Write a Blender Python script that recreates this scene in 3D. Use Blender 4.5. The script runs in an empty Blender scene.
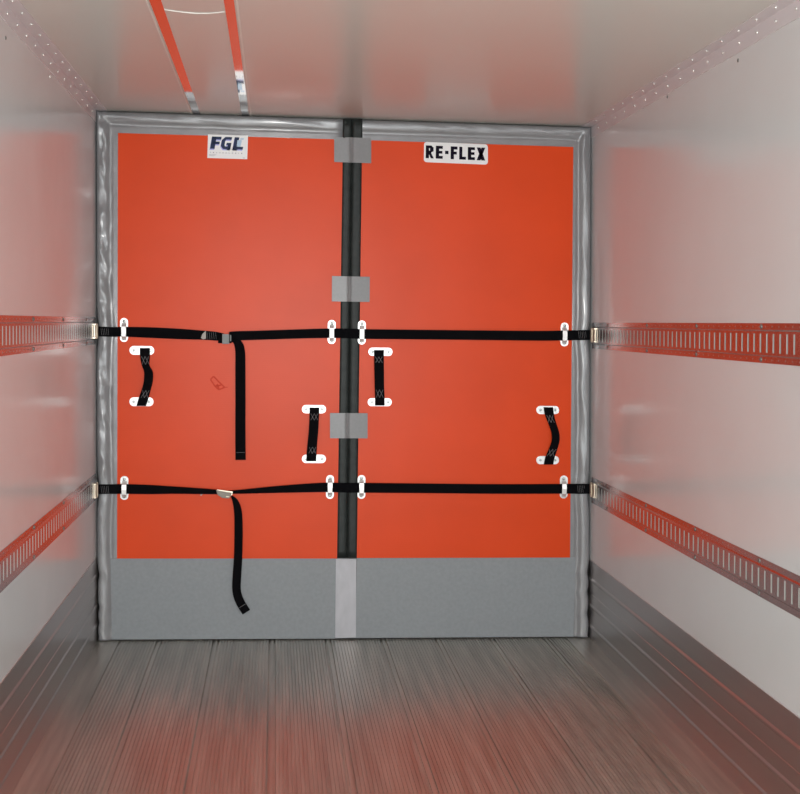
import bpy, math, random
from mathutils import Vector, noise
random.seed(7)
C = bpy.context.scene.collection
sc = bpy.context.scene
PI = math.pi

# ---------------------------------------------------------------- camera
F = 1250.0                      # focal length in pixels of the 800 x 794 frame
CX, CZ, CD = -0.3634, 1.5884, 6.2308
YAW, PITCH, ROLL = 0.095903, -0.028141, 0.010366
SX, SY = -4.68, -39.01
cy, sy = math.cos(YAW), math.sin(YAW)
cp, sp = math.cos(PITCH), math.sin(PITCH)
fwd = Vector((sy*cp, cy*cp, sp))
right = Vector((cy, -sy, 0))
up = right.cross(fwd)
cr, sr = math.cos(ROLL), math.sin(ROLL)
r2 = cr*right + sr*up
u2 = -sr*right + cr*up
CAM = Vector((CX, -CD, CZ))
cam_data = bpy.data.cameras.new('camera')
cam = bpy.data.objects.new('camera', cam_data)
C.objects.link(cam)
from mathutils import Matrix
cam.matrix_world = Matrix(((r2.x, u2.x, -fwd.x, CAM.x), (r2.y, u2.y, -fwd.y, CAM.y),
                           (r2.z, u2.z, -fwd.z, CAM.z), (0, 0, 0, 1)))
cam_data.sensor_width = 36
cam_data.lens = F/800*36
cam_data.shift_x = -SX/800
cam_data.shift_y = SY/800
cam_data.clip_start = 0.05
sc.camera = cam

# ---------------------------------------------------------------- light
world = bpy.data.worlds.new('world')
sc.world = world
world.use_nodes = True
world.node_tree.nodes['Background'].inputs[0].default_value = (0.80, 0.90, 1.0, 1)
world.node_tree.nodes['Background'].inputs[1].default_value = 0.25

def light(name, kind, loc, energy, color, rot=(0, 0, 0), **kw):
    d = bpy.data.lights.new(name, kind)
    d.energy = energy
    d.color = color
    for k, v in kw.items():
        setattr(d, k, v)
    o = bpy.data.objects.new(name, d)
    o.location = loc
    o.rotation_euler = rot
    C.objects.link(o)
    return o
# daylight coming in through the open rear doors, behind the photographer
light('daylight_through_rear_doors', 'AREA', (0, -9.0, 1.3), 215, (0.88, 0.96, 1.0), (PI/2, 0, 0),
      shape='RECTANGLE', size=2.4, size_y=2.5)
# the camera's flash
light('camera_flash', 'AREA', CAM + Vector((0.05, 0.03, -0.06)), 95, (1.0, 0.97, 0.93), (PI/2, 0, -YAW),
      shape='DISK', size=0.09)
sc.view_settings.view_transform = 'Standard'
sc.view_settings.look = 'None'
sc.view_settings.gamma = 1
sc.view_settings.use_curve_mapping = False
sc.view_settings.exposure = -0.27

# ---------------------------------------------------------------- pixel rays onto the real planes of the room
def ray(px, py):
    return fwd + r2*((px-400-SX)/F) + u2*((397+SY-py)/F)
def on_y(px, py, y=0.0):
    d = ray(px, py)
    return CAM + d*((y-CAM.y)/d.y)
def on_x(px, py, x):
    d = ray(px, py)
    return CAM + d*((x-CAM.x)/d.x)
def on_z(px, py, z):
    d = ray(px, py)
    return CAM + d*((z-CAM.z)/d.z)

# ---------------------------------------------------------------- helpers
class MB:
    def __init__(s):
        s.v = []; s.f = []; s.mi = []; s.m = 0
    def add(s, vs, fs):
        n = len(s.v)
        s.v += [tuple(v) for v in vs]
        s.f += [tuple(i+n for i in f) for f in fs]
        s.mi += [s.m]*len(fs)
        return s
    def box(s, a, b):
        (x0, y0, z0), (x1, y1, z1) = a, b
        return s.add([(x0, y0, z0), (x1, y0, z0), (x1, y1, z0), (x0, y1, z0), (x0, y0, z1), (x1, y0, z1), (x1, y1, z1), (x0, y1, z1)],
              [(0, 3, 2, 1), (4, 5, 6, 7), (0, 1, 5, 4), (1, 2, 6, 5), (2, 3, 7, 6), (3, 0, 4, 7)])
    def prism(s, pts, d):                  # closed outline pushed along d
        d = Vector(d); n = len(pts)
        vs = [Vector(p) for p in pts] + [Vector(p)+d for p in pts]
        fs = [tuple(range(n)), tuple(range(2*n-1, n-1, -1))]
        fs += [(i, i+n, (i+1) % n+n, (i+1) % n) for i in range(n)]
        return s.add(vs, fs)
    def ext_y(s, prof, y0, y1, closed=True):   # (x, z) profile extruded along Y
        n = len(prof)
        vs = [(x, y0, z) for x, z in prof] + [(x, y1, z) for x, z in prof]
        fs = [(i, (i+1) % n, (i+1) % n+n, i+n) for i in range(n if closed else n-1)]
        if closed:
            fs += [tuple(range(n-1, -1, -1)), tuple(range(n, 2*n))]
        return s.add(vs, fs)
    def tube(s, pts, r, n=8):
        pts = [Vector(p) for p in pts]; vs = []; fs = []
        for i, p in enumerate(pts):
            t = (pts[min(i+1, len(pts)-1)] - pts[max(i-1, 0)]).normalized()
            a = t.cross(Vector((0.13, 0.3, 1))).normalized(); b = t.cross(a)
            for k in range(n):
                an = 2*PI*k/n
                vs.append(p + a*(r*math.cos(an)) + b*(r*math.sin(an)))
        for i in range(len(pts)-1):
            for k in range(n):
                fs.append((i*n+k, i*n+(k+1) % n, (i+1)*n+(k+1) % n, (i+1)*n+k))
        fs.append(tuple(range(n-1, -1, -1)))
        fs.append(tuple(range((len(pts)-1)*n, len(pts)*n)))
        return s.add(vs, fs)
    def dome(s, c, ax, r, h, n=10, rings=3):
        c = Vector(c); ax = Vector(ax).normalized()
        a = ax.orthogonal().normalized(); b = ax.cross(a)
        vs = []; fs = []
        for j in range(rings):
            t = (PI/2)*j/rings
            for k in range(n):
                an = 2*PI*k/n
                vs.append(c + (a*math.cos(an)+b*math.sin(an))*(r*math.cos(t)) + ax*(h*math.sin(t)))
        vs.append(c+ax*h)
        for j in range(rings-1):
            for k in range(n):
                fs.append((j*n+k, j*n+(k+1) % n, (j+1)*n+(k+1) % n, (j+1)*n+k))
        for k in range(n):
            fs.append(((rings-1)*n+k, (rings-1)*n+(k+1) % n, rings*n))
        fs.append(tuple(range(n-1, -1, -1)))
        return s.add(vs, fs)
    def build(s, name, mats, parent=None, smooth=False, bevel=0, loc=None):
        me = bpy.data.meshes.new(name)
        me.from_pydata(s.v, [], s.f)
        if not isinstance(mats, (list, tuple)):
            mats = [mats]
        for m in mats:
            me.materials.append(m)
        for p, i in zip(me.polygons, s.mi):
            p.material_index = i
            p.use_smooth = smooth
        import bmesh
        bm = bmesh.new(); bm.from_mesh(me)
        bmesh.ops.recalc_face_normals(bm, faces=bm.faces)
        bm.to_mesh(me); bm.free()
        me.update()
        o = bpy.data.objects.new(name, me)
        C.objects.link(o)
        if parent is not None:
            o.parent = parent
            o.location = -wloc(parent)
        if loc is not None:
            o.location = loc
        if bevel:
            b = o.modifiers.new('bevel', 'BEVEL'); b.width = bevel; b.segments = 2; b.limit_method = 'ANGLE'
        return o
def wloc(o):
    v = Vector(o.location)
    while o.parent:
        o = o.parent; v += Vector(o.location)
    return v
def tag(o, label=None, cat=None, group=None, kind=None):
    if label: o['label'] = label
    if cat: o['category'] = cat
    if group: o['group'] = group
    if kind: o['kind'] = kind
    return o
def empty(name, loc, label, cat, group=None):
    o = bpy.data.objects.new(name, None); C.objects.link(o)
    o.location = loc; o.empty_display_size = 0.1
    return tag(o, label, cat, group)

# ---------------------------------------------------------------- materials
def mat(name, col, rough=0.5, metal=0.0, spec=0.5, noise_scale=None, noise_amt=0.0, stretch=(1, 1, 1),
        bump=0.0, bump_scale=20, bump_stretch=(1, 1, 1), rough_amt=0.0, coat=0.0, coat_rough=0.1, aniso=0.0, tangent=None):
    m = bpy.data.materials.new(name); m.use_nodes = True
    nt = m.node_tree; N = nt.nodes; L = nt.links
    b = N['Principled BSDF']
    b.inputs['Base Color'].default_value = (*col, 1)
    b.inputs['Roughness'].default_value = rough
    b.inputs['Metallic'].default_value = metal
    b.inputs['Specular IOR Level'].default_value = spec
    b.inputs['Coat Weight'].default_value = coat
    b.inputs['Coat Roughness'].default_value = coat_rough
    if aniso:
        b.inputs['Anisotropic'].default_value = aniso
        cv = N.new('ShaderNodeCombineXYZ')
        for i in range(3): cv.inputs[i].default_value = tangent[i]
        L.new(cv.outputs[0], b.inputs['Tangent'])
    tc = N.new('ShaderNodeTexCoord')
    def nz(scale, st, detail=4):
        mp = N.new('ShaderNodeMapping'); mp.inputs['Scale'].default_value = st
        L.new(tc.outputs['Object'], mp.inputs[0])
        n = N.new('ShaderNodeTexNoise'); n.inputs['Scale'].default_value = scale
        n.inputs['Detail'].default_value = detail
        L.new(mp.outputs[0], n.inputs['Vector'])
        return n
    if noise_amt:
        n = nz(noise_scale, stretch)
        mr = N.new('ShaderNodeMapRange')
        mr.inputs['From Min'].default_value = 0.3; mr.inputs['From Max'].default_value = 0.7
        mr.inputs['To Min'].default_value = 1-noise_amt; mr.inputs['To Max'].default_value = 1+noise_amt
        L.new(n.outputs['Fac'], mr.inputs['Value'])
        mx = N.new('ShaderNodeMix'); mx.data_type = 'RGBA'; mx.blend_type = 'MULTIPLY'
        mx.inputs['Factor'].default_value = 1
        mx.inputs['A'].default_value = (*col, 1)
        L.new(mr.outputs[0], mx.inputs['B'])
        L.new(mx.outputs['Result'], b.inputs['Base Color'])
        if rough_amt:
            m2 = N.new('ShaderNodeMapRange')
            m2.inputs['From Min'].default_value = 0.3; m2.inputs['From Max'].default_value = 0.7
            m2.inputs['To Min'].default_value = rough-rough_amt; m2.inputs['To Max'].default_value = rough+rough_amt
            L.new(n.outputs['Fac'], m2.inputs['Value'])
            L.new(m2.outputs[0], b.inputs['Roughness'])
    if bump:
        n = nz(bump_scale, bump_stretch, 2)
        bp = N.new('ShaderNodeBump'); bp.inputs['Strength'].default_value = 1.0
        bp.inputs['Distance'].default_value = bump
        L.new(n.outputs['Fac'], bp.inputs['Height'])
        L.new(bp.outputs[0], b.inputs['Normal'])
    return m

M = {}
M['wall'] = mat('white gloss wall panel', (0.70, 0.705, 0.71), 0.19, 0, 0.6, 1.2, 0.03, bump=0.0003, bump_scale=1.2, rough_amt=0.04)
M['ceiling'] = mat('white gloss roof panel', (0.66, 0.64, 0.59), 0.28, 0, 0.6, 0.8, 0.015)
M['trim'] = mat('painted angle', (0.68, 0.63, 0.64), 0.3, 0.0)
M['floor'] = mat('ribbed aluminium', (0.50, 0.485, 0.44), 0.34, 0.7, 0.5, 7, 0.22, (4, 0.2, 1), rough_amt=0.06, aniso=0.75, tangent=(1, 0, 0))
M['kick'] = mat('scuff plate aluminium', (0.52, 0.48, 0.465), 0.28, 0.9, 0.5, 3, 0.03, (4, 0.1, 4), aniso=0.7, tangent=(0, 0, 1))
M['rail'] = mat('rail galvanised', (0.56, 0.52, 0.51), 0.27, 1.0, 0.5, 6, 0.06, (1, 1, 1), aniso=0.8, tangent=(0, 0, 1))
M['slot'] = mat('pale slot highlight', (0.36, 0.36, 0.34), 0.5)  # pale lips and backing brighten the slots in place of lit edges
M['mirror'] = mat('polished strip', (0.88, 0.87, 0.86), 0.05, 1.0)
M['white_edge'] = mat('white strip edge', (0.82, 0.81, 0.76), 0.4)
M['rivet'] = mat('bright rivet', (0.92, 0.92, 0.86), 0.22, 0.6)
M['vinyl'] = mat('grey vinyl', (0.22, 0.22, 0.228), 0.33, 0, 0.5, 12, 0.06, bump=0.002, bump_scale=18, coat=0.2)
M['skirt'] = mat('blue grey skirt', (0.248, 0.266, 0.280), 0.5, 0, 0.3, 60, 0.05)
M['patch'] = mat('grey patch', (0.215, 0.215, 0.22), 0.36, 0, 0.5, 80, 0.04)
M['tape'] = mat('pale tape', (0.43, 0.43, 0.46), 0.4, 0, 0.5, 25, 0.08, (1, 1, 0.4))
M['black'] = mat('black foam edge', (0.018, 0.022, 0.021), 0.5, 0, 0.25, 30, 0.3)
M['web'] = mat('black webbing', (0.004, 0.004, 0.005), 0.9, 0, 0.04)
M['stitch'] = mat('grey stitching', (0.17, 0.17, 0.18), 0.7)
M['plate'] = mat('pale satin plate', (0.62, 0.62, 0.61), 0.30, 0.35, 0.5)
M['screw'] = mat('screw head', (0.25, 0.26, 0.25), 0.3, 0.8)
M['brass'] = mat('yellow zinc', (0.62, 0.54, 0.42), 0.35, 0.6)
M['buckle'] = mat('buckle steel', (0.19, 0.20, 0.195), 0.5, 0.0)
M['buckle_pale'] = mat('pale buckle steel', (0.24, 0.21, 0.17), 0.45, 0.0)
M['tagw'] = mat('pale care tag', (0.38, 0.34, 0.31), 0.6)
M['sticker'] = mat('sticker white', (0.80, 0.80, 0.80), 0.3)
M['ink'] = mat('sticker ink black', (0.006, 0.003, 0.014), 0.6, 0, 0.1)
M['navy'] = mat('sticker ink navy', (0.02, 0.035, 0.09), 0.5, 0, 0.2)
M['glare_blue'] = mat('sticker glare pale blue', (0.40, 0.55, 0.70), 0.35)  # glare on the sticker, put into the colour
M['lilac'] = mat('sticker ink lilac', (0.36, 0.36, 0.72), 0.35)
M['greyink'] = mat('sticker ink grey', (0.28, 0.28, 0.32), 0.4)
M['scuff'] = mat('dark orange scuff', (0.58, 0.034, 0.004), 0.4, 0, 0.1)
# the orange corrugated board: fine horizontal flutes
def orange_mat():
    m = mat('orange corrugated board', (0.70, 0.061, 0.009), 0.34, 0, 0.16, 2.5, 0.05)
    nt = m.node_tree; N = nt.nodes; L = nt.links; b = N['Principled BSDF']
    tc = N.new('ShaderNodeTexCoord')
    w = N.new('ShaderNodeTexWave'); w.bands_direction = 'Z'; w.inputs['Scale'].default_value = 34
    w.inputs['Distortion'].default_value = 0.3
    L.new(tc.outputs['Object'], w.inputs['Vector'])
    n = N.new('ShaderNodeTexNoise'); n.inputs['Scale'].default_value = 2.0
    L.new(tc.outputs['Object'], n.inputs['Vector'])
    b1 = N.new('ShaderNodeBump'); b1.inputs['Distance'].default_value = 0.00012
    b2 = N.new('ShaderNodeBump'); b2.inputs['Distance'].default_value = 0.002
    L.new(w.outputs['Fac'], b1.inputs['Height']); L.new(n.outputs['Fac'], b2.inputs['Height'])
    L.new(b2.outputs[0], b1.inputs['Normal']); L.new(b1.outputs[0], b.inputs['Normal'])
    return m
M['orange'] = orange_mat()

# ================================================================ THE TRAILER SHELL
W = 1.235          # half width
HC = 2.603         # ceiling
Y0, Y1 = -9.0, 0.9
st = lambda o, label: tag(o, label, kind='structure')
st(MB().box((-W-0.05, Y0, -0.05), (-W, Y1, HC+0.05)).build('wall_left', M['wall']), 'glossy white left wall of the trailer')
st(MB().box((W, Y0, -0.05), (W+0.05, Y1, HC+0.05)).build('wall_right', M['wall']), 'glossy white right wall of the trailer')
st(MB().box((-W, Y0, HC), (W, Y1, HC+0.05)).build('ceiling', M['ceiling']), 'glossy white trailer ceiling')
st(MB().box((-W, Y1, -0.05), (W, Y1+0.05, HC+0.05)).build('wall_light_stop', M['wall']), 'unseen wall added behind the bulkhead to hold out light')  # added out of view to keep light out behind the bulkhead
# ribbed floor, one profile pushed along the trailer
fl = MB()
prof = [(-W, 0.0)]
xa, xb = on_z(118.5, 645, 0).x, on_z(706.5, 794, 0).x
x = xa
rib = 0.0145
k = 0
prof += [(xa-0.010, 0.0), (xa-0.008, -0.006)]
while x + rib < xb:
    if k % 19 == 12:          # joint between two planks: a smooth sunken strip
        prof += [(x+0.0005, -0.008), (x+0.0075, -0.008), (x+0.008, -0.001), (x+0.020, -0.001), (x+0.0205, -0.008), (x+0.0283, -0.008)]
        x += 2*rib; k += 2
        continue
    g = 0.0045
    prof += [(x+0.0005, -0.0038), (x+0.0012, 0), (x+rib-g, 0), (x+rib-g+0.0007, -0.0038)]
    x += rib; k += 1
prof += [(x+0.008, -0.006), (x+0.010, 0.0), (W, 0.0)]
fl.ext_y(prof, Y0, Y1, closed=False)
fl.add([(-W, Y0, -0.05), (W, Y0, -0.05), (W, Y1, -0.05), (-W, Y1, -0.05)], [(0, 1, 2, 3)])
st(fl.build('floor', M['floor']), 'ribbed aluminium trailer floor')
# kick plates with pressed ridges
def kick(side, name):
    zs = {'top': 0.414, 'r1': 0.330, 'g': 0.252, 'r2': 0.175, 'r3': 0.083} if side < 0 else {'top': 0.401, 'r1': 0.305, 'g': 0.235, 'r2': 0.170, 'r3': 0.065}
    def ridge(z): return [(0.0025, z-0.011), (0.0062, z-0.004), (0.0062, z+0.003), (0.0025, z+0.011)]
    p = [(0, 0), (0.0045, 0.0), (0.003, 0.008)] + ridge(zs['r3']) + ridge(zs['r2']) + [(0.0025, zs['g']-0.006), (0.0005, zs['g']-0.003), (0.0005, zs['g']+0.001), (0.0032, zs['g']+0.003)] + ridge(zs['r1']) + [(0.0025, zs['top']), (0, zs['top'])]
    prof = [(side*(W-d), z) for d, z in p]
    return st(MB().ext_y(prof, Y0, Y1).build(name, M['kick']), 'ridged aluminium kick plate along the %s wall' % ('left' if side < 0 else 'right'))
kick(-1, 'baseboard_left'); kick(1, 'baseboard_right')
# riveted angle trims between wall and ceiling
rv = MB().dome((0, 0, 0), (0, 0, 1), 0.0052, 0.004)
for side, name, lab in ((-1, 'trim_1', 'riveted angle trim along the left ceiling corner'), (1, 'trim_2', 'riveted angle trim along the right ceiling corner')):
    a, b, t = 0.058, 0.055, 0.003
    p = [(0, 0), (b, 0), (b, -t), (t, -t), (t, -a), (0, -a)]
    tr = st(MB().ext_y([(side*(W-d), HC+z) for d, z in p], Y0, Y1).build(name, M['trim']), lab)
    for row in range(2):
        first = None
        for i in range(27):
            y = -0.13 - 0.158*i - (0.07 if row else 0)
            if first is None:
                if side < 0 and row == 0:
                    base = rv.build('rivet', M['rivet'], smooth=True); o = base
                else:
                    o = base.copy(); C.objects.link(o)
                first = o
            else:
                o = first.copy(); C.objects.link(o)
            o.parent = tr
            if row == 0:
                o.location = (side*(W-t), y, HC-0.028); o.rotation_euler = (0, -side*PI/2, 0)
            else:
                o.location = (side*(W-0.033), y, HC-t); o.rotation_euler = (PI, 0, 0)

# ================================================================ BULKHEAD (two padded halves)
TOP = 2.5985
XO = 1.2315
SEAM_T, SEAM_B = on_y(352, 120).x, on_y(346.5, 637).x
def seam(z): return SEAM_B + (SEAM_T-SEAM_B)*z/TOP
GAP = {-1: [(on_y(97, 331, 0).z, .085, .009), (on_y(97, 491, 0).z, .085, .009), (.325, .026, .006), (.165, .020, .006), (.090, .018, .005), (.02, .02, .003)],
       1: [(on_y(591, 336, 0).z, .085, .009), (on_y(591, 490, 0).z, .085, .009), (.335, .022, .006), (.235, .020, .006), (.125, .022, .006), (.02, .02, .003)]}
def outer(z, side):
    t = min(1, max(0, (0.42-z)/0.06))
    g = sum(a*math.exp(-((z-c)/w)**2) for c, w, a in GAP[side])
    return XO - 0.003*t*t*(3-2*t) - g
def front(x, z, side):
    xo = outer(z, side)
    dx = xo - abs(x)
    dt = TOP - z
    de = min(dx, dt)
    w = 0.062
    y = 0.0
    if de < w:
        s = de/w
        y = -0.013*math.sin(PI*(0.22+0.78*s))**0.8
        y += 0.014*max(0, 1-s/0.16)**2
    if abs(de-w) < 0.007: y += 0.003
    f = max(0, min(1, (0.072-de)/0.014))
    if dx < dt: q = Vector((x*26, z*(13 if side < 0 else 5)+x*9, side*3.3))
    else: q = Vector((x*5, z*34+x*4, side*7.7))
    n1 = noise.noise(q); n2 = noise.noise(q*2.3+Vector((5, 1, 2)))
    crease = abs(noise.noise(q*0.8+Vector((9, 3, 0))))
    corner = math.exp(-((dx-0.05)**2+(dt-0.06)**2)/0.012)
    y += f*(0.007*n1+0.005*n2 + 0.016*crease-0.006)*(0.3+0.7*min(1, de/0.012))*(0.55+1.3*corner) * (0.45 if z < 0.75 else 1.0) * (0.45 if dt < dx else (0.6 if side > 0 else 1.15))
    return y
def cover(side, parent):
    g = MB()
    nz, nx = 290, 92
    # denser columns towards the outer edge
    us = [(i/nx)**0.62 for i in range(nx+1)]
    grid = []
    for j in range(nz+1):
        z = 0.004 + (TOP-0.004)*(j/nz)
        if j > nz*0.9: pass
        for u in us:
            xi = seam(z) + side*0.0006
            xo = side*outer(z, side)
            x = xi + (xo-xi)*u
            grid.append((x, min(front(x, z, side), 0.045), z))
    c = nx+1
    fs = [(j*c+i, j*c+i+1, (j+1)*c+i+1, (j+1)*c+i) for j in range(nz) for i in range(nx)]
    n = len(grid)
    # rim to the back
    ringi = [i for i in range(c)] + [j*c+nx for j in range(1, nz+1)] + [nz*c+i for i in range(nx-1, -1, -1)] + [j*c for j in range(nz-1, 0, -1)]
    back = [(grid[i][0], 0.07, grid[i][2]) for i in ringi]
    m = len(ringi)
    fs += [(ringi[i], ringi[(i+1) % m], n+(i+1) % m, n+i) for i in range(m)]
    fs.append(tuple(range(n, n+m)))
    g.add(grid+back, fs)
    return g.build('vinyl_cover', M['vinyl'], parent, smooth=True)

def quad_slab(name, m, q, y, t, parent, bevel=0.0):
    """four picture corners laid onto the plane Y=y and given thickness t"""
    return MB().prism([on_y(px, py, y) for px, py in q], (0, t, 0)).build(name, m, parent, bevel=bevel)
def pill(mb, x0, x1, y0, y1, yf, t, n=8):
    """rounded plate filling the picture rectangle, on plane Y=yf"""
    a, b = on_y(x0, y1, yf), on_y(x1, y0, yf)
    w, h = b.x-a.x, b.z-a.z
    r = min(w, h)/2*0.98
    pts = []
    for cx_, cz_, a0 in ((b.x-r, b.z-r, 0), (a.x+r, b.z-r, 90), (a.x+r, a.z+r, 180), (b.x-r, a.z+r, 270)):
        for k in range(n+1):
            an = math.radians(a0+90*k/n)
            pts.append((cx_+r*math.cos(an), yf, cz_+r*math.sin(an)))
    mb.prism(pts, (0, t, 0))
    return a, b, r
def ribbon_pts(keys, n=6):
    """Catmull-Rom through (px, py, half width px, y)"""
    out = []
    K = [keys[0]] + list(keys) + [keys[-1]]
    for i in range(1, len(K)-2):
        p0, p1, p2, p3 = K[i-1:i+3]
        for k in range(n):
            t = k/n
            out.append(tuple(0.5*((2*b)+(-a+c)*t+(2*a-5*b+4*c-d)*t*t+(-a+3*b-3*c+d)*t**3) for a, b, c, d in zip(p0, p1, p2, p3)))
    out.append(tuple(keys[-1]))
    return out
def ribbon(mb, keys, t=0.0025, n=6, square=None):
    """flat webbing following picture points; square='h' or 'v' keeps the cross cut vertical/horizontal"""
    P = ribbon_pts(keys, n)
    rows = []
    for i, (px, py, hw, y) in enumerate(P):
        a, b = P[max(i-1, 0)], P[min(i+1, len(P)-1)]
        dx, dy = b[0]-a[0], b[1]-a[1]
        l = math.hypot(dx, dy) or 1
        nx_, ny_ = -dy/l, dx/l
        if square == 'h': nx_, ny_ = 0, 1
        if square == 'v': nx_, ny_ = -1, 0
        p = on_y(px-nx_*hw, py-ny_*hw, y); q = on_y(px+nx_*hw, py+ny_*hw, y)
        rows.append((p, q))
    vs = []
    for p, q in rows:
        vs += [p, q, q+Vector((0, t, 0)), p+Vector((0, t, 0))]
    fs = []
    for i in range(len(rows)-1):
        for k in range(4):
            fs.append((i*4+k, i*4+(k+1) % 4, (i+1)*4+(k+1) % 4, (i+1)*4+k))
    fs += [(3, 2, 1, 0), tuple(range(len(vs)-4, len(vs)))]
    mb.add(vs, fs)
    return rows
def stitch_lines(mb, segs, y, r=0.0010):
    for (xa_, ya_), (xb_, yb_) in segs:
        mb.tube([on_y(xa_, ya_, y), on_y(xb_, yb_, y)], r, 5)

FY = -0.0045           # face of the boards
def handle(parent, plates, keys, st_px, label=None):
    m = MB(); ribbon(m, keys, 0.004, 8, 'v')
    h = m.build('handle', M['web'], parent, smooth=False)
    for (x0, x1, y0, y1) in plates:
        m = MB(); a, b, r = pill(m, x0, x1, y0, y1, FY-0.003, 0.003)
        m.m = 1
        zc = (a.z+b.z)/2
        for xs in (a.x+r*1.0, b.x-r*1.0):
            m.dome((xs, FY-0.003, zc), (0, -1, 0), 0.0075, 0.0022, 10, 2)
        m.build('mount_plate', [M['plate'], M['screw']], h, bevel=0.0008)
    for (x0, y0, x1, y1, sk, y) in st_px:
        m = MB(); w = (x1-x0)
        segs = []
        hgt = y1-y0
        for k in range(2):
            xa_, xb_ = x0+w*k/2, x0+w*(k+1)/2
            segs += [((xa_, y0), (xb_+sk, y1)), ((xb_, y0), (xa_+sk, y1))]
        stitch_lines(m, segs, y)
        m.build('stitching', M['stitch'], h)
    return h
def guide(parent, cx_, y0, y1, bc, dy=0):
    m = MB()
    a, b, r = pill(m, cx_-4.1, cx_+4.1, y0, y1, FY-0.003, 0.003)
    xm = (a.x+b.x)/2
    zt, zb = on_y(cx_, bc-5.4, 0).z, on_y(cx_, bc+5.4, 0).z
    hw = 0.0115
    pr = [(FY-0.003, zt+0.016), (FY-0.008, zt+0.006), (FY-0.018, zt-0.002), (FY-0.020, (zt+zb)/2), (FY-0.018, zb+0.002), (FY-0.008, zb-0.006), (FY-0.003, zb-0.016),
          (FY-0.003, zb-0.010), (FY-0.0055, zb-0.003), (FY-0.0155, zb+0.006), (FY-0.0175, (zt+zb)/2), (FY-0.0155, zt-0.006), (FY-0.0055, zt+0.003), (FY-0.003, zt+0.010)]
    m.prism([(xm-hw, y, z) for y, z in pr], (2*hw, 0, 0))
    m.m = 1
    for zz in (b.z-0.0165, a.z+0.0165):
        m.dome((xm, FY-0.003, zz), (0, -1, 0), 0.0085, 0.003, 10, 2)
    m.build('strap_guide', [M['plate'], M['screw']], parent, bevel=0.0008)

# letters from bars on a unit cell
def rect(x0, y0, x1, y1): return [(x0, y0), (x1, y0), (x1, y1), (x0, y1)]
GL = {
 'R': [rect(0, 0, .42, 1), rect(0, .78, .72, 1), rect(0, .40, .72, .60), [(.54, .42), (1.0, .56), (1.0, .86), (.54, 1.0)], [(.30, .46), (.66, .46), (1.04, 0), (.66, 0)], rect(.6, .82, .8, .99)],
 'E': [rect(0, 0, .48, 1), rect(0, .78, 1, 1), rect(0, .40, .94, .61), rect(0, 0, 1, .22)],
 'F': [rect(0, 0, .48, 1), rect(0, .77, 1, 1), rect(0, .38, .90, .60)],
 'L': [rect(0, 0, .46, 1), rect(0, 0, 1, .23)],
 'X': [[(0, 1), (.44, 1), (1, 0), (.56, 0)], [(.56, 1), (1, 1), (.44, 0), (0, 0)]],
 '.': [rect(-.1, .38, 1.1, .64)],
 'G': [[(.30, 1), (.95, 1), (.95, .78), (.42, .78), (.34, .66), (.34, .34), (.42, .22), (.62, .22), (.62, 0), (.26, 0), (0, .24), (0, .74)], rect(.5, 0, .98, .22), rect(.66, 0, .98, .48), rect(.52, .34, .98, .52)],
 'T': [rect(.38, 0, .62, 1), rect(0, .8, 1, 1)], 'C': [rect(0, 0, .25, 1), rect(0, .8, 1, 1), rect(0, 0, 1, .2)],
 'H': [rect(0, 0, .25, 1), rect(.75, 0, 1, 1), rect(0, .4, 1, .6)], 'N': [rect(0, 0, .25, 1), rect(.75, 0, 1, 1), [(0, 1), (.3, 1), (1, 0), (.7, 0)]],
 'O': [rect(0, 0, .25, 1), rect(.75, 0, 1, 1), rect(0, .8, 1, 1), rect(0, 0, 1, .2)], 'I': [rect(.35, 0, .65, 1)],
}
def bil(q, u, v):
    (ax, ay), (bx, by), (cx_, cy_), (dx, dy) = q   # TL TR BR BL, v up
    tx, ty = ax+(bx-ax)*u, ay+(by-ay)*u
    lx, ly = dx+(cx_-dx)*u, dy+(cy_-dy)*u
    return (lx+(tx-lx)*v, ly+(ty-ly)*v)
def letter(mb, ch, q, u0, u1, v0, v1, y, t=0.0004, shear=0.0):
    for poly in GL[ch]:
        pts = [on_y(*bil(q, u0+(u1-u0)*a+shear*b, v0+(v1-v0)*b), y) for a, b in poly]
        mb.prism(pts, (0, t, 0))

def half(side, label):
    xm = side*0.6
    root = empty('bulkhead_panel', (xm, 0.03, 0.0), label, 'bulkhead panel', 'two halves of the trailer bulkhead')
    cover(side, root)
    return root
left = half(-1, 'left half of the orange and grey bulkhead, with square blue-lettered sticker at its top')
rightp = half(1, 'right half of the orange and grey bulkhead, with oblong black-lettered sticker at its top')
L_TL, L_TR, L_BR, L_BL = (118, 133), (343, 139.5), (337, 558.5), (117, 558.5)
R_TL, R_TR, R_BR, R_BL = (362, 140), (573.3, 147), (570, 557.5), (356.8, 558)
quad_slab('face_board', M['orange'], [L_TL, L_TR, L_BR, L_BL], FY, 0.0045, left)
quad_slab('face_board', M['orange'], [R_TL, R_TR, R_BR, R_BL], FY, 0.0045, rightp)
quad_slab('skirt', M['skirt'], [(110.5, 558.7), (336.8, 558.7), (334.8, 638.6), (112, 639.3)], -0.0035, 0.0035, left)
quad_slab('skirt', M['skirt'], [(357, 558.2), (575.5, 557.7), (573.5, 636.4), (355.5, 637.8)], -0.0035, 0.0035, rightp)
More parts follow.
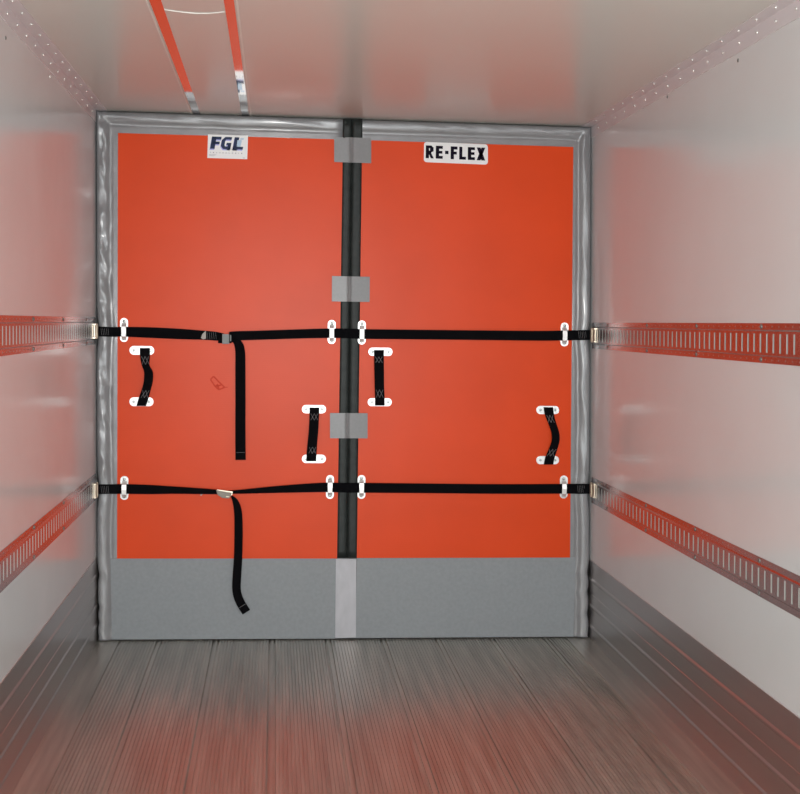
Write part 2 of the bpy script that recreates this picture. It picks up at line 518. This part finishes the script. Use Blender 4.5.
# black edge seals, slightly rounded, one on each half
def seal(side, parent):
    g = MB(); rows = []
    n = 60
    for j in range(n+1):
        py = 119 + (558-119)*j/n
        t = (py-119)/(558-119)
        xs = 352.0 + (347-352.0)*t
        xo = (343.2 + (337.2-343.2)*t) if side < 0 else (362.4 + (356.8-362.4)*t)
        top = py < 136
        row = []
        for k in range(6):
            u = k/5
            px = xs+side*0.02 + (xo-xs)*u
            y = -0.0062 - 0.0022*math.sin(PI*u)
            if k == 0: y = -0.002
            if top: y += 0.012*noise.noise(Vector((px*0.35, py*0.3, side)))-0.022
            row.append(on_y(px, py, y))
        rows.append(row)
    vs = [p for r in rows for p in r]
    fs = [(j*6+k, j*6+k+1, (j+1)*6+k+1, (j+1)*6+k) for j in range(n) for k in range(5)]
    m = len(vs)
    rim = [k for k in range(6)] + [j*6+5 for j in range(1, n+1)] + [n*6+k for k in range(4, -1, -1)] + [j*6 for j in range(n-1, 0, -1)]
    vs += [Vector((vs[i].x, 0.002, vs[i].z)) for i in rim]
    q = len(rim)
    fs += [(rim[i], rim[(i+1) % q], m+(i+1) % q, m+i) for i in range(q)] + [tuple(range(m, m+q))]
    g.add(vs, fs).build('edge_seal', M['black'], parent, smooth=True)
seal(-1, left); seal(1, rightp)
# strap guides
for a in ((124.0, 318, 342, 331.5), (331.7, 320, 344, 333.0)): guide(left, *a)
for a in ((124.3, 476, 500, 489.2), (330.0, 475, 499, 487.3)): guide(left, *a)
for a in ((361.8, 320.5, 344.5, 334.0), (564.5, 322.5, 346.5, 335.5)): guide(rightp, *a)
for a in ((361.5, 475, 499, 487.8), (563.8, 475.5, 498.5, 488.5)): guide(rightp, *a)
# handles
handle(left, [(129.4, 154.3, 346.0, 354.8), (129.3, 153.6, 397.3, 406.2)],
       [(144.7, 348, 5.0, FY-0.007), (145.0, 357, 4.9, FY-0.014), (145.6, 365, 3.9, FY-0.028), (148.4, 372, 4.4, FY-0.036), (148.3, 381, 4.5, FY-0.038), (146.4, 389, 4.5, FY-0.030), (143.6, 398, 4.9, FY-0.013), (141.2, 406, 4.8, FY-0.007)],
       [(141.3, 356.4, 148.5, 364.5, 0.8, FY-0.0315), (142.6, 390.4, 149.2, 397.8, -1.6, FY-0.0315)])
handle(left, [(301.8, 326.1, 405.0, 413.4), (301.8, 326.0, 454.6, 463.2)],
       [(314.4, 407.5, 5.0, FY-0.007), (314.2, 418, 4.8, FY-0.014), (313.6, 430, 4.8, FY-0.030), (312.6, 441, 4.8, FY-0.030), (311.7, 452, 5.0, FY-0.014), (311.3, 461.3, 5.0, FY-0.007)],
       [(310.8, 413.6, 317.8, 420.2, 0, FY-0.022), (309.2, 447.0, 316.0, 453.4, -0.4, FY-0.022)])
handle(rightp, [(368.3, 392.6, 347.7, 355.9), (367.6, 391.9, 398.1, 406.2)],
       [(379.0, 350, 5.0, FY-0.007), (379.0, 360, 4.9, FY-0.014), (379.2, 372, 4.8, FY-0.030), (379.4, 385, 4.7, FY-0.030), (379.8, 396, 4.8, FY-0.014), (379.9, 405.6, 4.9, FY-0.007)],
       [(375.4, 356.8, 382.2, 362.8, 0.2, FY-0.021), (376.0, 389.6, 383.0, 397.6, 0.2, FY-0.026)])
handle(rightp, [(536.3, 559.3, 405.9, 414.2), (536.2, 559.2, 456.0, 464.3)],
       [(548.4, 407.3, 4.7, FY-0.007), (549.6, 415, 4.5, FY-0.014), (552.2, 423, 4.0, FY-0.026), (555.2, 432, 3.9, FY-0.036), (555.8, 440, 3.9, FY-0.036), (553.6, 448, 4.2, FY-0.028), (550.2, 457, 4.6, FY-0.013), (548.6, 464.6, 4.7, FY-0.007)],
       [(546.6, 415.2, 553.0, 422.6, 1.5, FY-0.029), (549.4, 449.2, 556.2, 456.2, -2.6, FY-0.031)])
# stickers
Q1 = [(208, 134.3), (248, 135.6), (247.2, 159.2), (207.3, 158)]
s1 = quad_slab('sticker', M['sticker'], Q1, FY-0.0006, 0.0006, left)
ys = FY-0.0010
m = MB()
def L1(ch, xa_, xb_, mb, dx=0, dy=0, y=ys):      # x range measured on the enlarged sticker
    letter(mb, ch, Q1, (xa_+dx-105)/535, (xb_+dx-105)/535, 1-(322+dy-133)/315, 1-(160+dy-133)/315, y, shear=0.045)
for ch, a, b in (('F', 137, 265), ('G', 275, 412), ('L', 440, 575)): L1(ch, a, b, m)
P = lambda pts, mb, y: mb.prism([on_y(*bil(Q1, (px-105)/535, 1-(py-133)/315), y) for px, py in pts], (0, 0.0003, 0))
P([(470, 165), (500, 165), (490, 190), (466, 190)], m, ys)
m.m = 1
P([(500, 200), (560, 195), (545, 285), (492, 285)], m, ys)  # glare-washed part of the third letter, painted pale blue
P([(540, 172), (588, 172), (582, 190), (536, 190)], m, ys)
m.m = 2
m2y = FY-0.0008
for ch, a, b in (('F', 137, 265), ('G', 275, 412), ('L', 440, 575)): L1(ch, a, b, m, -6, 16, m2y)
m.m = 3
for i, ch in enumerate('TECHNOLOGIE'):
    u = 0.06 + i*0.0785
    letter(m, ch, Q1, u, u+0.03, 0.215, 0.26, ys)
for i in range(3):
    P([(128, 395+i*10), (226-i*12, 397+i*10), (226-i*12, 400+i*10), (128, 398+i*10)], m, ys)
P([(580, 430), (612, 431), (612, 437), (580, 436)], m, ys)
m.build('lettering', [M['navy'], M['glare_blue'], M['lilac'], M['greyink']], s1)
Q2 = [(424.1, 141.8), (487.9, 144.4), (487.9, 164.7), (423.8, 162.1)]
m = MB(); pts = []
r = 0.045; asp = 64/20.4
for cu, cv, a0 in ((1-r, 1-r*asp, 0), (r, 1-r*asp, 90), (r, r*asp, 180), (1-r, r*asp, 270)):
    for k in range(6):
        an = math.radians(a0+90*k/5)
        pts.append(on_y(*bil(Q2, cu+r*math.cos(an), cv+r*asp*math.sin(an)), FY-0.0006))
m.prism(pts, (0, 0.0006, 0))
s2 = m.build('sticker', M['sticker'], rightp)
m = MB()
for ch, a, b in (('R', 141, 210), ('E', 230, 292), ('.', 315, 340), ('F', 362, 422), ('L', 438, 497), ('E', 514, 577), ('X', 593, 668)):
    letter(m, ch, Q2, (a-125)/567, (b-125)/567, 0.20, 0.83, ys)
m.build('lettering', M['ink'], s2)
# scuff mark on the left board
m = MB()
pts = [(210.5, 379.5), (213.5, 376.3), (219.5, 382.5), (224.5, 387.3), (219, 389.8), (215, 386.3), (210.5, 379.5)]
for (a, b), (c, d), w in [(p, q, 0.7) for p, q in zip(pts, pts[1:])] + [((224.5, 387.3), (227.6, 387.2), 0.4), ((215.5, 386), (221, 385.2), 0.8), ((217, 384), (219, 389), 0.8)]:
    ribbon(m, [(a, b, w, FY-0.0005), (c, d, w, FY-0.0005)], 0.0005, 1)
tag(m.build('scuff_mark', M['scuff'], left), 'dark orange scuff mark')

# grey patches and pale tape over the joint
PG = 'grey patches over the bulkhead joint'
def patch(q, label):
    xs = [q[0][0], q[1][0]]
    rows = []
    n = 44
    for v in (0, 1):
        row = []
        for k in range(n+1):
            u = k/n
            px, py = bil(q, u, 1-v)
            c = 0.46
            y = -0.0215 + 0.010*abs(u-c)**1.0*1.9 - 0.005*math.exp(-((u-c)/0.035)**2)
            row.append(on_y(px, py, y))
        rows.append(row)
    vs = rows[0]+rows[1]
    N_ = n+1
    vs += [p+Vector((0, 0.002, 0)) for p in vs]
    fs = [(k, k+1, N_+k+1, N_+k) for k in range(n)] + [(2*N_+k, 3*N_+k, 3*N_+k+1, 2*N_+k+1) for k in range(n)]
    fs += [(k, 2*N_+k, 2*N_+k+1, k+1) for k in range(n)] + [(N_+k, N_+k+1, 3*N_+k+1, 3*N_+k) for k in range(n)]
    fs += [(0, N_, 3*N_, 2*N_), (n, 2*N_+n, 3*N_+n, N_+n)]
    c0 = on_y(*bil(q, 0.5, 0), 0)
    o = MB().add([p-c0 for p in vs], fs).build('joint_patch', M['patch'], loc=c0, smooth=False)
    tag(o, label, 'patch', PG)
patch([(334.2, 137), (371.2, 138), (371.2, 163.2), (334.2, 162)], 'grey square patch topmost on the black joint, just under the ceiling')
patch([(332, 276), (369.8, 276.8), (369.6, 302), (331.8, 301.4)], 'grey square patch on the black joint, just above the upper strap')
patch([(330, 413), (367.6, 413.2), (367.5, 438.4), (330, 438.2)], 'grey square patch on the black joint, between the two straps')
q = [(336, 559), (356.3, 559), (355.8, 637.6), (335.2, 638)]
c0 = on_y(346, 638, 0)
o = MB().prism([on_y(a, b, -0.0055)-c0 for a, b in q], (0, 0.0018, 0)).build('tape_strip', M['tape'], loc=c0)
tag(o, 'pale silver tape strip down the joint, below the black seal and above the floor', 'tape')

# ================================================================ LOGISTIC RAILS
PITCHR = 0.054
def rail(side, p_near, p_far, label):
    """p_near/p_far: picture points on the rail's top edge, on the wall"""
    a = on_x(*p_near, side*(W-0.003)); b = on_x(*p_far, side*(W-0.003))
    sl = (b.z-a.z)/(b.y-a.y)
    zc = lambda y: a.z + sl*(y-a.y) - 0.0655
    g = MB()
    prof_ = [(0.0, -.0655), (0.003, -.0655), (0.003, -.044), (0.008, -.039), (0.008, -.031), (0.008, .031), (0.008, .039), (0.003, .044), (0.003, .0655), (0.0, .0655)]
    n = 140
    ys_ = []
    ystart = -0.028
    for i in range(n):
        y0_ = ystart - i*PITCHR
        ys_ += [(y0_, True), (y0_-0.0128, False)]
    ys_.append((ystart-n*PITCHR, False))
    m_ = len(prof_)
    vs = []
    for y, _ in ys_:
        vs += [(side*(W-d), y, zc(y)+z) for d, z in prof_]
    fs = []; lips = []
    for i in range(len(ys_)-1):
        hole = ys_[i][1]
        for k in range(m_-1):
            if hole and k == 4: continue
            fs.append((i*m_+k, i*m_+k+1, (i+1)*m_+k+1, (i+1)*m_+k))
        if hole:          # returned lips of the slot
            y0_, y1_ = ys_[i][0], ys_[i+1][0]
            bb = len(vs)
            for yy in (y0_, y1_):
                for z in (-.031, .031):
                    vs.append((side*(W-0.0055), yy, zc(yy)+z))
            A, B, A2, B2 = i*m_+4, i*m_+5, (i+1)*m_+4, (i+1)*m_+5
            lips += [(A, B, bb+1, bb), (A2, bb+2, bb+3, B2), (A, bb, bb+2, A2), (B, B2, bb+3, bb+1), (bb, bb+1, bb+3, bb+2)]
    g.add(vs, fs)
    g.f += lips; g.mi += [1]*len(lips)
    # tiny fixing dimples, one beside every slot
    for i in range(n):
        y = ystart - i*PITCHR - 0.036
        if -4.2 < y < -0.05:
            for z in (-.054, .054):
                g.dome((side*(W-0.003), y, zc(y)+z), (-side, 0, 0), 0.0028, 0.0016, 6, 1)
    root = g.build('logistic_rail', [M['rail'], M['slot']])
    tag(root, label, 'rail', 'slotted rails on the trailer walls')
    for i in range(7):
        y = -CD+3.99-1.276+0.638*i
        if y > -0.05: break
        for z in (-.054, .054):
            m2 = MB().dome((side*(W-0.003), y, zc(y)+z), (-side, 0, 0), 0.0085, 0.004, 10, 3)
            m2.build('bolt', M['screw'], root, smooth=True)
    return zc
z_lu = rail(-1, (0, 315.2), (90, 317.2), 'upper slotted metal rail on the left wall')
z_ll = rail(-1, (0, 551.9), (85.7, 481.3), 'lower slotted metal rail on the left wall')
z_ru = rail(1, (800, 323.3), (615, 322.7), 'upper slotted metal rail on the right wall')
z_rl = rail(1, (800, 577.5), (591, 477.3), 'lower slotted metal rail on the right wall')

# ================================================================ STRAPS
SY_ = FY-0.012           # webbing stands off the boards
def end_fitting(side, px, py, root):
    c = on_y(px, py, -0.045)
    x = side*(W-0.0085)
    zc = c.z
    g = MB()
    g.box(*sorted_box((x, -0.130, zc-0.028), (x-side*0.007, -0.075, zc+0.028)))
    g.box(*sorted_box((x-side*0.006, -0.082, zc-0.032), (x-side*0.010, -0.052, zc+0.032)))
    for dz in (-1, 1):
        g.box(*sorted_box((x+side*0.002, -0.124, zc+dz*0.027), (x-side*0.009, -0.084, zc+dz*0.036)))
        g.box(*sorted_box((x-side*0.005, -0.084, zc+dz*0.031), (x-side*0.011, -0.072, zc+dz*0.037)))
    g.build('end_fitting', M['brass'], root, bevel=0.0015)
def sorted_box(a, b):
    return tuple(min(p, q) for p, q in zip(a, b)), tuple(max(p, q) for p, q in zip(a, b))

def strap(label, leftk, rightk, tailk, buckle, fits, marks, tagpts):
    c = on_y(346, 334, 0)
    root = empty('cargo_strap', (c.x, FY-0.02, on_y(*buckle[0], 0).z), label, 'strap', 'straps across the bulkhead')
    g = MB(); ribbon(g, leftk, 0.0025, 6, 'h'); g.build('webbing', M['web'], root)
    g = MB(); ribbon(g, rightk, 0.0025, 6, 'h'); g.build('webbing', M['web'], root)
    g = MB(); ribbon(g, tailk, 0.0025, 8); g.build('loose_tail', M['web'], root)
    ex, ey, ew, eyy = tailk[-1]; dx, dy = tailk[-1][0]-tailk[-2][0], tailk[-1][1]-tailk[-2][1]
    l = math.hypot(dx, dy); g = MB()
    for k in (7.5,):
        mx, my = ex-dx/l*k, ey-dy/l*k
        stitch_lines(g, [((mx-dy/l*ew*0.85, my+dx/l*ew*0.85), (mx+dy/l*ew*0.85, my-dx/l*ew*0.85))], eyy-0.0004, 0.0009)
    g.build('stitching', M['stitch'], root)
    for side, px, py in fits: end_fitting(side, px, py, root)
    for (x0, y0, x1, y1, y) in marks:
        g = MB(); n = 5; segs = []
        for k in range(n):
            xx = x0+(x1-x0)*k/(n-1)
            segs.append(((xx, y0), (xx+0.8, y1)))
        stitch_lines(g, segs, y, 0.0007)
        g.build('stitching', M['stitch'], root)
    if tagpts:
        MB().prism([on_y(a, b, SY_-0.0045) for a, b in tagpts], (0, 0.0012, 0)).build('care_tag', M['tagw'], root)
    return root

# (the strap ends carry a sewn fold)
up_ = strap('black strap with grey buckle across the bulkhead, the upper of two',
    [(94.5, 331.0, 4.9, -0.052), (102, 331.6, 4.9, -0.042), (112, 331.9, 4.9, -0.026), (124, 331.8, 4.9, SY_), (150, 332.6, 5.3, SY_), (180, 334, 5.2, SY_), (203, 335.2, 4.6, SY_), (216, 336.2, 4.4, SY_), (224, 337.2, 3.6, SY_-0.002)],
    [(229, 336.2, 4.4, SY_-0.004), (237, 335.8, 4.6, SY_-0.003), (260, 335.2, 4.6, SY_), (300, 333.9, 4.6, SY_), (332, 333.2, 4.8, SY_), (352, 333.6, 4.9, SY_-0.003), (362, 334.0, 4.9, SY_), (400, 334.4, 4.8, SY_), (480, 335.2, 4.8, SY_), (540, 335.8, 4.9, SY_), (565, 335.4, 5.0, SY_), (578, 335.2, 5.0, -0.028), (588, 335.0, 5.0, -0.044), (593.5, 335.1, 4.8, -0.052)],
    [(233, 339, 2.2, SY_-0.005), (238, 343.5, 4.2, SY_-0.010), (240.2, 352, 4.9, SY_-0.012), (240.4, 370, 5.1, SY_-0.010), (240.5, 400, 5.1, SY_-0.008), (240.4, 430, 5.1, SY_-0.008), (240.6, 460, 5.2, SY_-0.010)],
    [(226, 338)], [(-1, 92, 331), (1, 595, 335.1)],
    [(207, 332.2, 215.5, 339.2, SY_-0.0010), (101, 328.5, 108, 335, -0.0435), (578.5, 331.5, 585.5, 338.5, -0.0405)],
    [(202.2, 334.2), (205.8, 330.6), (206.0, 338.6), (203, 339.4), (201, 338)])
g = MB()
B = lambda x0, y0, x1, y1, y, t, mb: mb.prism([on_y(a, b, y) for a, b in ((x0, y0), (x1, y0+0.2), (x1, y1), (x0, y1))], (0, t, 0))
B(218.0, 334.5, 231.6, 343.2, SY_-0.006, 0.004, g)
B(218.5, 336, 221.8, 342.2, SY_-0.016, 0.012, g)
B(230.0, 334.0, 232.6, 342.4, SY_-0.016, 0.012, g)
g.build('buckle_frame', M['web'], up_, bevel=0.001)
g = MB()
B(222.2, 334.0, 229.2, 343.9, SY_-0.020, 0.005, g)
B(229.9, 334.8, 231.2, 341.2, SY_-0.020, 0.004, g)
g.build('buckle_lever', M['buckle'], up_, bevel=0.0012)
lo_ = strap('black strap with small pale buckle across the bulkhead, the lower of two',
    [(94.5, 489.4, 4.8, -0.052), (102, 489.2, 4.8, -0.042), (112, 489.2, 4.8, -0.026), (124, 489.0, 4.9, SY_), (150, 489.6, 4.6, SY_), (175, 490.2, 3.6, SY_-0.006), (200, 491.2, 2.9, SY_-0.012), (218, 492.0, 2.3, SY_-0.016)],
    [(228, 492.2, 1.6, SY_-0.014), (240, 491.8, 2.0, SY_-0.012), (262, 490.4, 2.9, SY_-0.008), (290, 488.8, 3.9, SY_-0.003), (318, 487.6, 4.6, SY_), (331, 487.5, 4.7, SY_), (350, 487.8, 4.9, SY_-0.003), (362, 487.8, 4.9, SY_), (430, 488.4, 4.8, SY_), (500, 489.0, 4.8, SY_), (563.8, 488.8, 4.9, SY_), (577, 488.9, 5.0, -0.028), (586, 488.9, 5.0, -0.044), (591.5, 488.9, 4.8, -0.052)],
    [(231.5, 496, 0.9, SY_-0.014), (235.5, 502, 3.0, SY_-0.014), (238, 512, 3.9, SY_-0.014), (238.6, 530, 4.2, SY_-0.012), (238.2, 555, 4.2, SY_-0.010), (237.0, 575, 4.3, SY_-0.010), (236.6, 590, 4.3, SY_-0.012), (239.6, 601, 4.4, SY_-0.014), (246.4, 612.2, 4.4, SY_-0.016)],
    [(222, 493)], [(-1, 92, 489), (1, 593.5, 488.8)],
    [(101, 486, 108, 493, -0.0435), (577.5, 485.4, 584, 492.5, -0.0405)],
    [(200, 495.4), (202.5, 490.4), (203, 493.6), (201.5, 495.8)])
g = MB()
pts = [(216, 490.2), (220, 491.0), (231.6, 493.0), (231.0, 496.0), (229.0, 498.6), (222, 498.0), (217.4, 494.8)]
g.prism([on_y(a, b, SY_-0.026) for a, b in pts], (0, 0.010, 0))
g.build('buckle_lever', M['buckle_pale'], lo_, bevel=0.002)
g = MB()
pts = [(217, 489.4), (233, 491.6), (232.0, 495.4), (218, 494.6)]
g.prism([on_y(a, b, SY_-0.017) for a, b in pts], (0, 0.005, 0))
g.tube([on_y(226, 496.5, SY_-0.027), on_y(229.5, 497, SY_-0.027)], 0.0035, 8)
g.build('buckle_frame', M['brass'], lo_, bevel=0.001)

# ================================================================ CEILING STRIPS
def ceil_strip(q_near, q_far, edge, label):
    z = HC-0.003
    a0, a1 = on_z(q_near[0], 0, z), on_z(q_near[1], 0, z)
    b0, b1 = on_z(q_far[0], q_far[2], z), on_z(q_far[1], q_far[3], z)
    # the strip runs straight along the roof: extend it both ways
    def ext(p, q, y): t = (y-p.y)/(q.y-p.y); return p.x+(q.x-p.x)*t
    ya, yb = -7.0, 0.5
    pts = [(ext(a0, b0, ya), ya, z), (ext(a1, b1, ya), ya, z), (ext(a1, b1, yb), yb, z), (ext(a0, b0, yb), yb, z)]
    root = MB().prism(pts, (0, 0, 0.003)).build('ceiling_strip', M['mirror'])
    tag(root, label, 'metal strip', 'polished strips on the ceiling')
    i = (0, 3) if edge < 0 else (1, 2)
    p, q = Vector(pts[i[0]]), Vector(pts[i[1]])
    MB().prism([p+Vector((edge*0.006, 0, -0.0018)), p+Vector((edge*0.0115, 0, -0.0018)), q+Vector((edge*0.0115, 0, -0.0018)), q+Vector((edge*0.006, 0, -0.0018))], (0, 0, 0.0048)).build('edge_bead', M['white_edge'], root)
ceil_strip((148.6, 160.6), (192.6, 199.6, 113, 113.2), -1, 'polished mirror-like metal strip on the ceiling, left one of the pair')
ceil_strip((223.6, 233.8), (241.4, 248.8, 114.5, 114.8), 1, 'polished mirror-like metal strip on the ceiling, right one of the pair')
g = MB()  # thin pale curved line laid along the ceiling
pts = [(162, 10.2), (172, 11.8), (184, 13.2), (196, 14.2), (208, 14.2), (218, 13.2), (224.5, 12.4)]
g.tube([on_z(a, b, HC-0.0012) for a, b in pts], 0.0014, 6)
tag(g.build('line', M['white_edge']), 'thin pale line curving across the ceiling between the two metal strips', 'line')
# wall screws below the corner trims
SC = 'screws high on the trailer walls'
for side, px, py, lab in ((-1, 52, 77, 'small bright screw high on the left wall, nearer the bulkhead'), (-1, 8, 38, 'small dark screw high on the left wall, nearer the photo edge'),
                     (1, 670, 97, 'small dark screw high on the right wall, nearer the bulkhead'), (1, 741, 60.5, 'small dark screw high on the right wall, nearer the photo edge')):
    p = on_x(px, py, side*W)
    o = MB().dome((0, 0, 0), (-side, 0, 0), 0.007, 0.004).build('screw', M['rivet'] if px == 52 else M['screw'], smooth=True, loc=p)
    tag(o, lab, 'screw', SC)

# ================================================================ the box body is slightly out of square: shear its section to the measured corners
XR0, ZT0 = 1.2315, 2.5985
cTL, cTR, cBL, cBR = on_y(96.2, 110.8), on_y(591.4, 127.2), on_y(97.2, 640.8), on_y(589.2, 637.6)
def shift(x, z):
    u, v = (x+XR0)/(2*XR0), z/ZT0
    dx = (1-u)*((1-v)*(cBL.x+XR0)+v*(cTL.x+XR0)) + u*((1-v)*(cBR.x-XR0)+v*(cTR.x-XR0))
    dz = (1-u)*((1-v)*cBL.z+v*(cTL.z-ZT0)) + u*((1-v)*cBR.z+v*(cTR.z-ZT0))
    return dx, dz
MODE = {'wall_left': 3, 'wall_right': 3, 'ceiling': 3, 'wall_light_stop': 3, 'floor': 3, 'baseboard_left': 3, 'baseboard_right': 3, 'trim_1': 3, 'trim_2': 3,
        'vinyl_cover': 3, 'ceiling_strip': 2, 'edge_bead': 2, 'line': 2, 'logistic_rail': 1, 'bolt': 1, 'end_fitting': 1}
for o in list(bpy.data.objects):
    n = o.name.split('.')[0]
    if o.type != 'MESH': continue
    if n in MODE:
        for v in o.data.vertices:
            dx, dz = shift(v.co.x, v.co.z)
            if MODE[n] & 1: v.co.x += dx
            if MODE[n] & 2: v.co.z += dz
    elif n == 'rivet':
        dx, dz = shift(o.location.x, o.location.z); o.location.x += dx; o.location.z += dz
    elif n == 'screw' and o.parent is None:
        o.location.x += shift(o.location.x, o.location.z)[0]
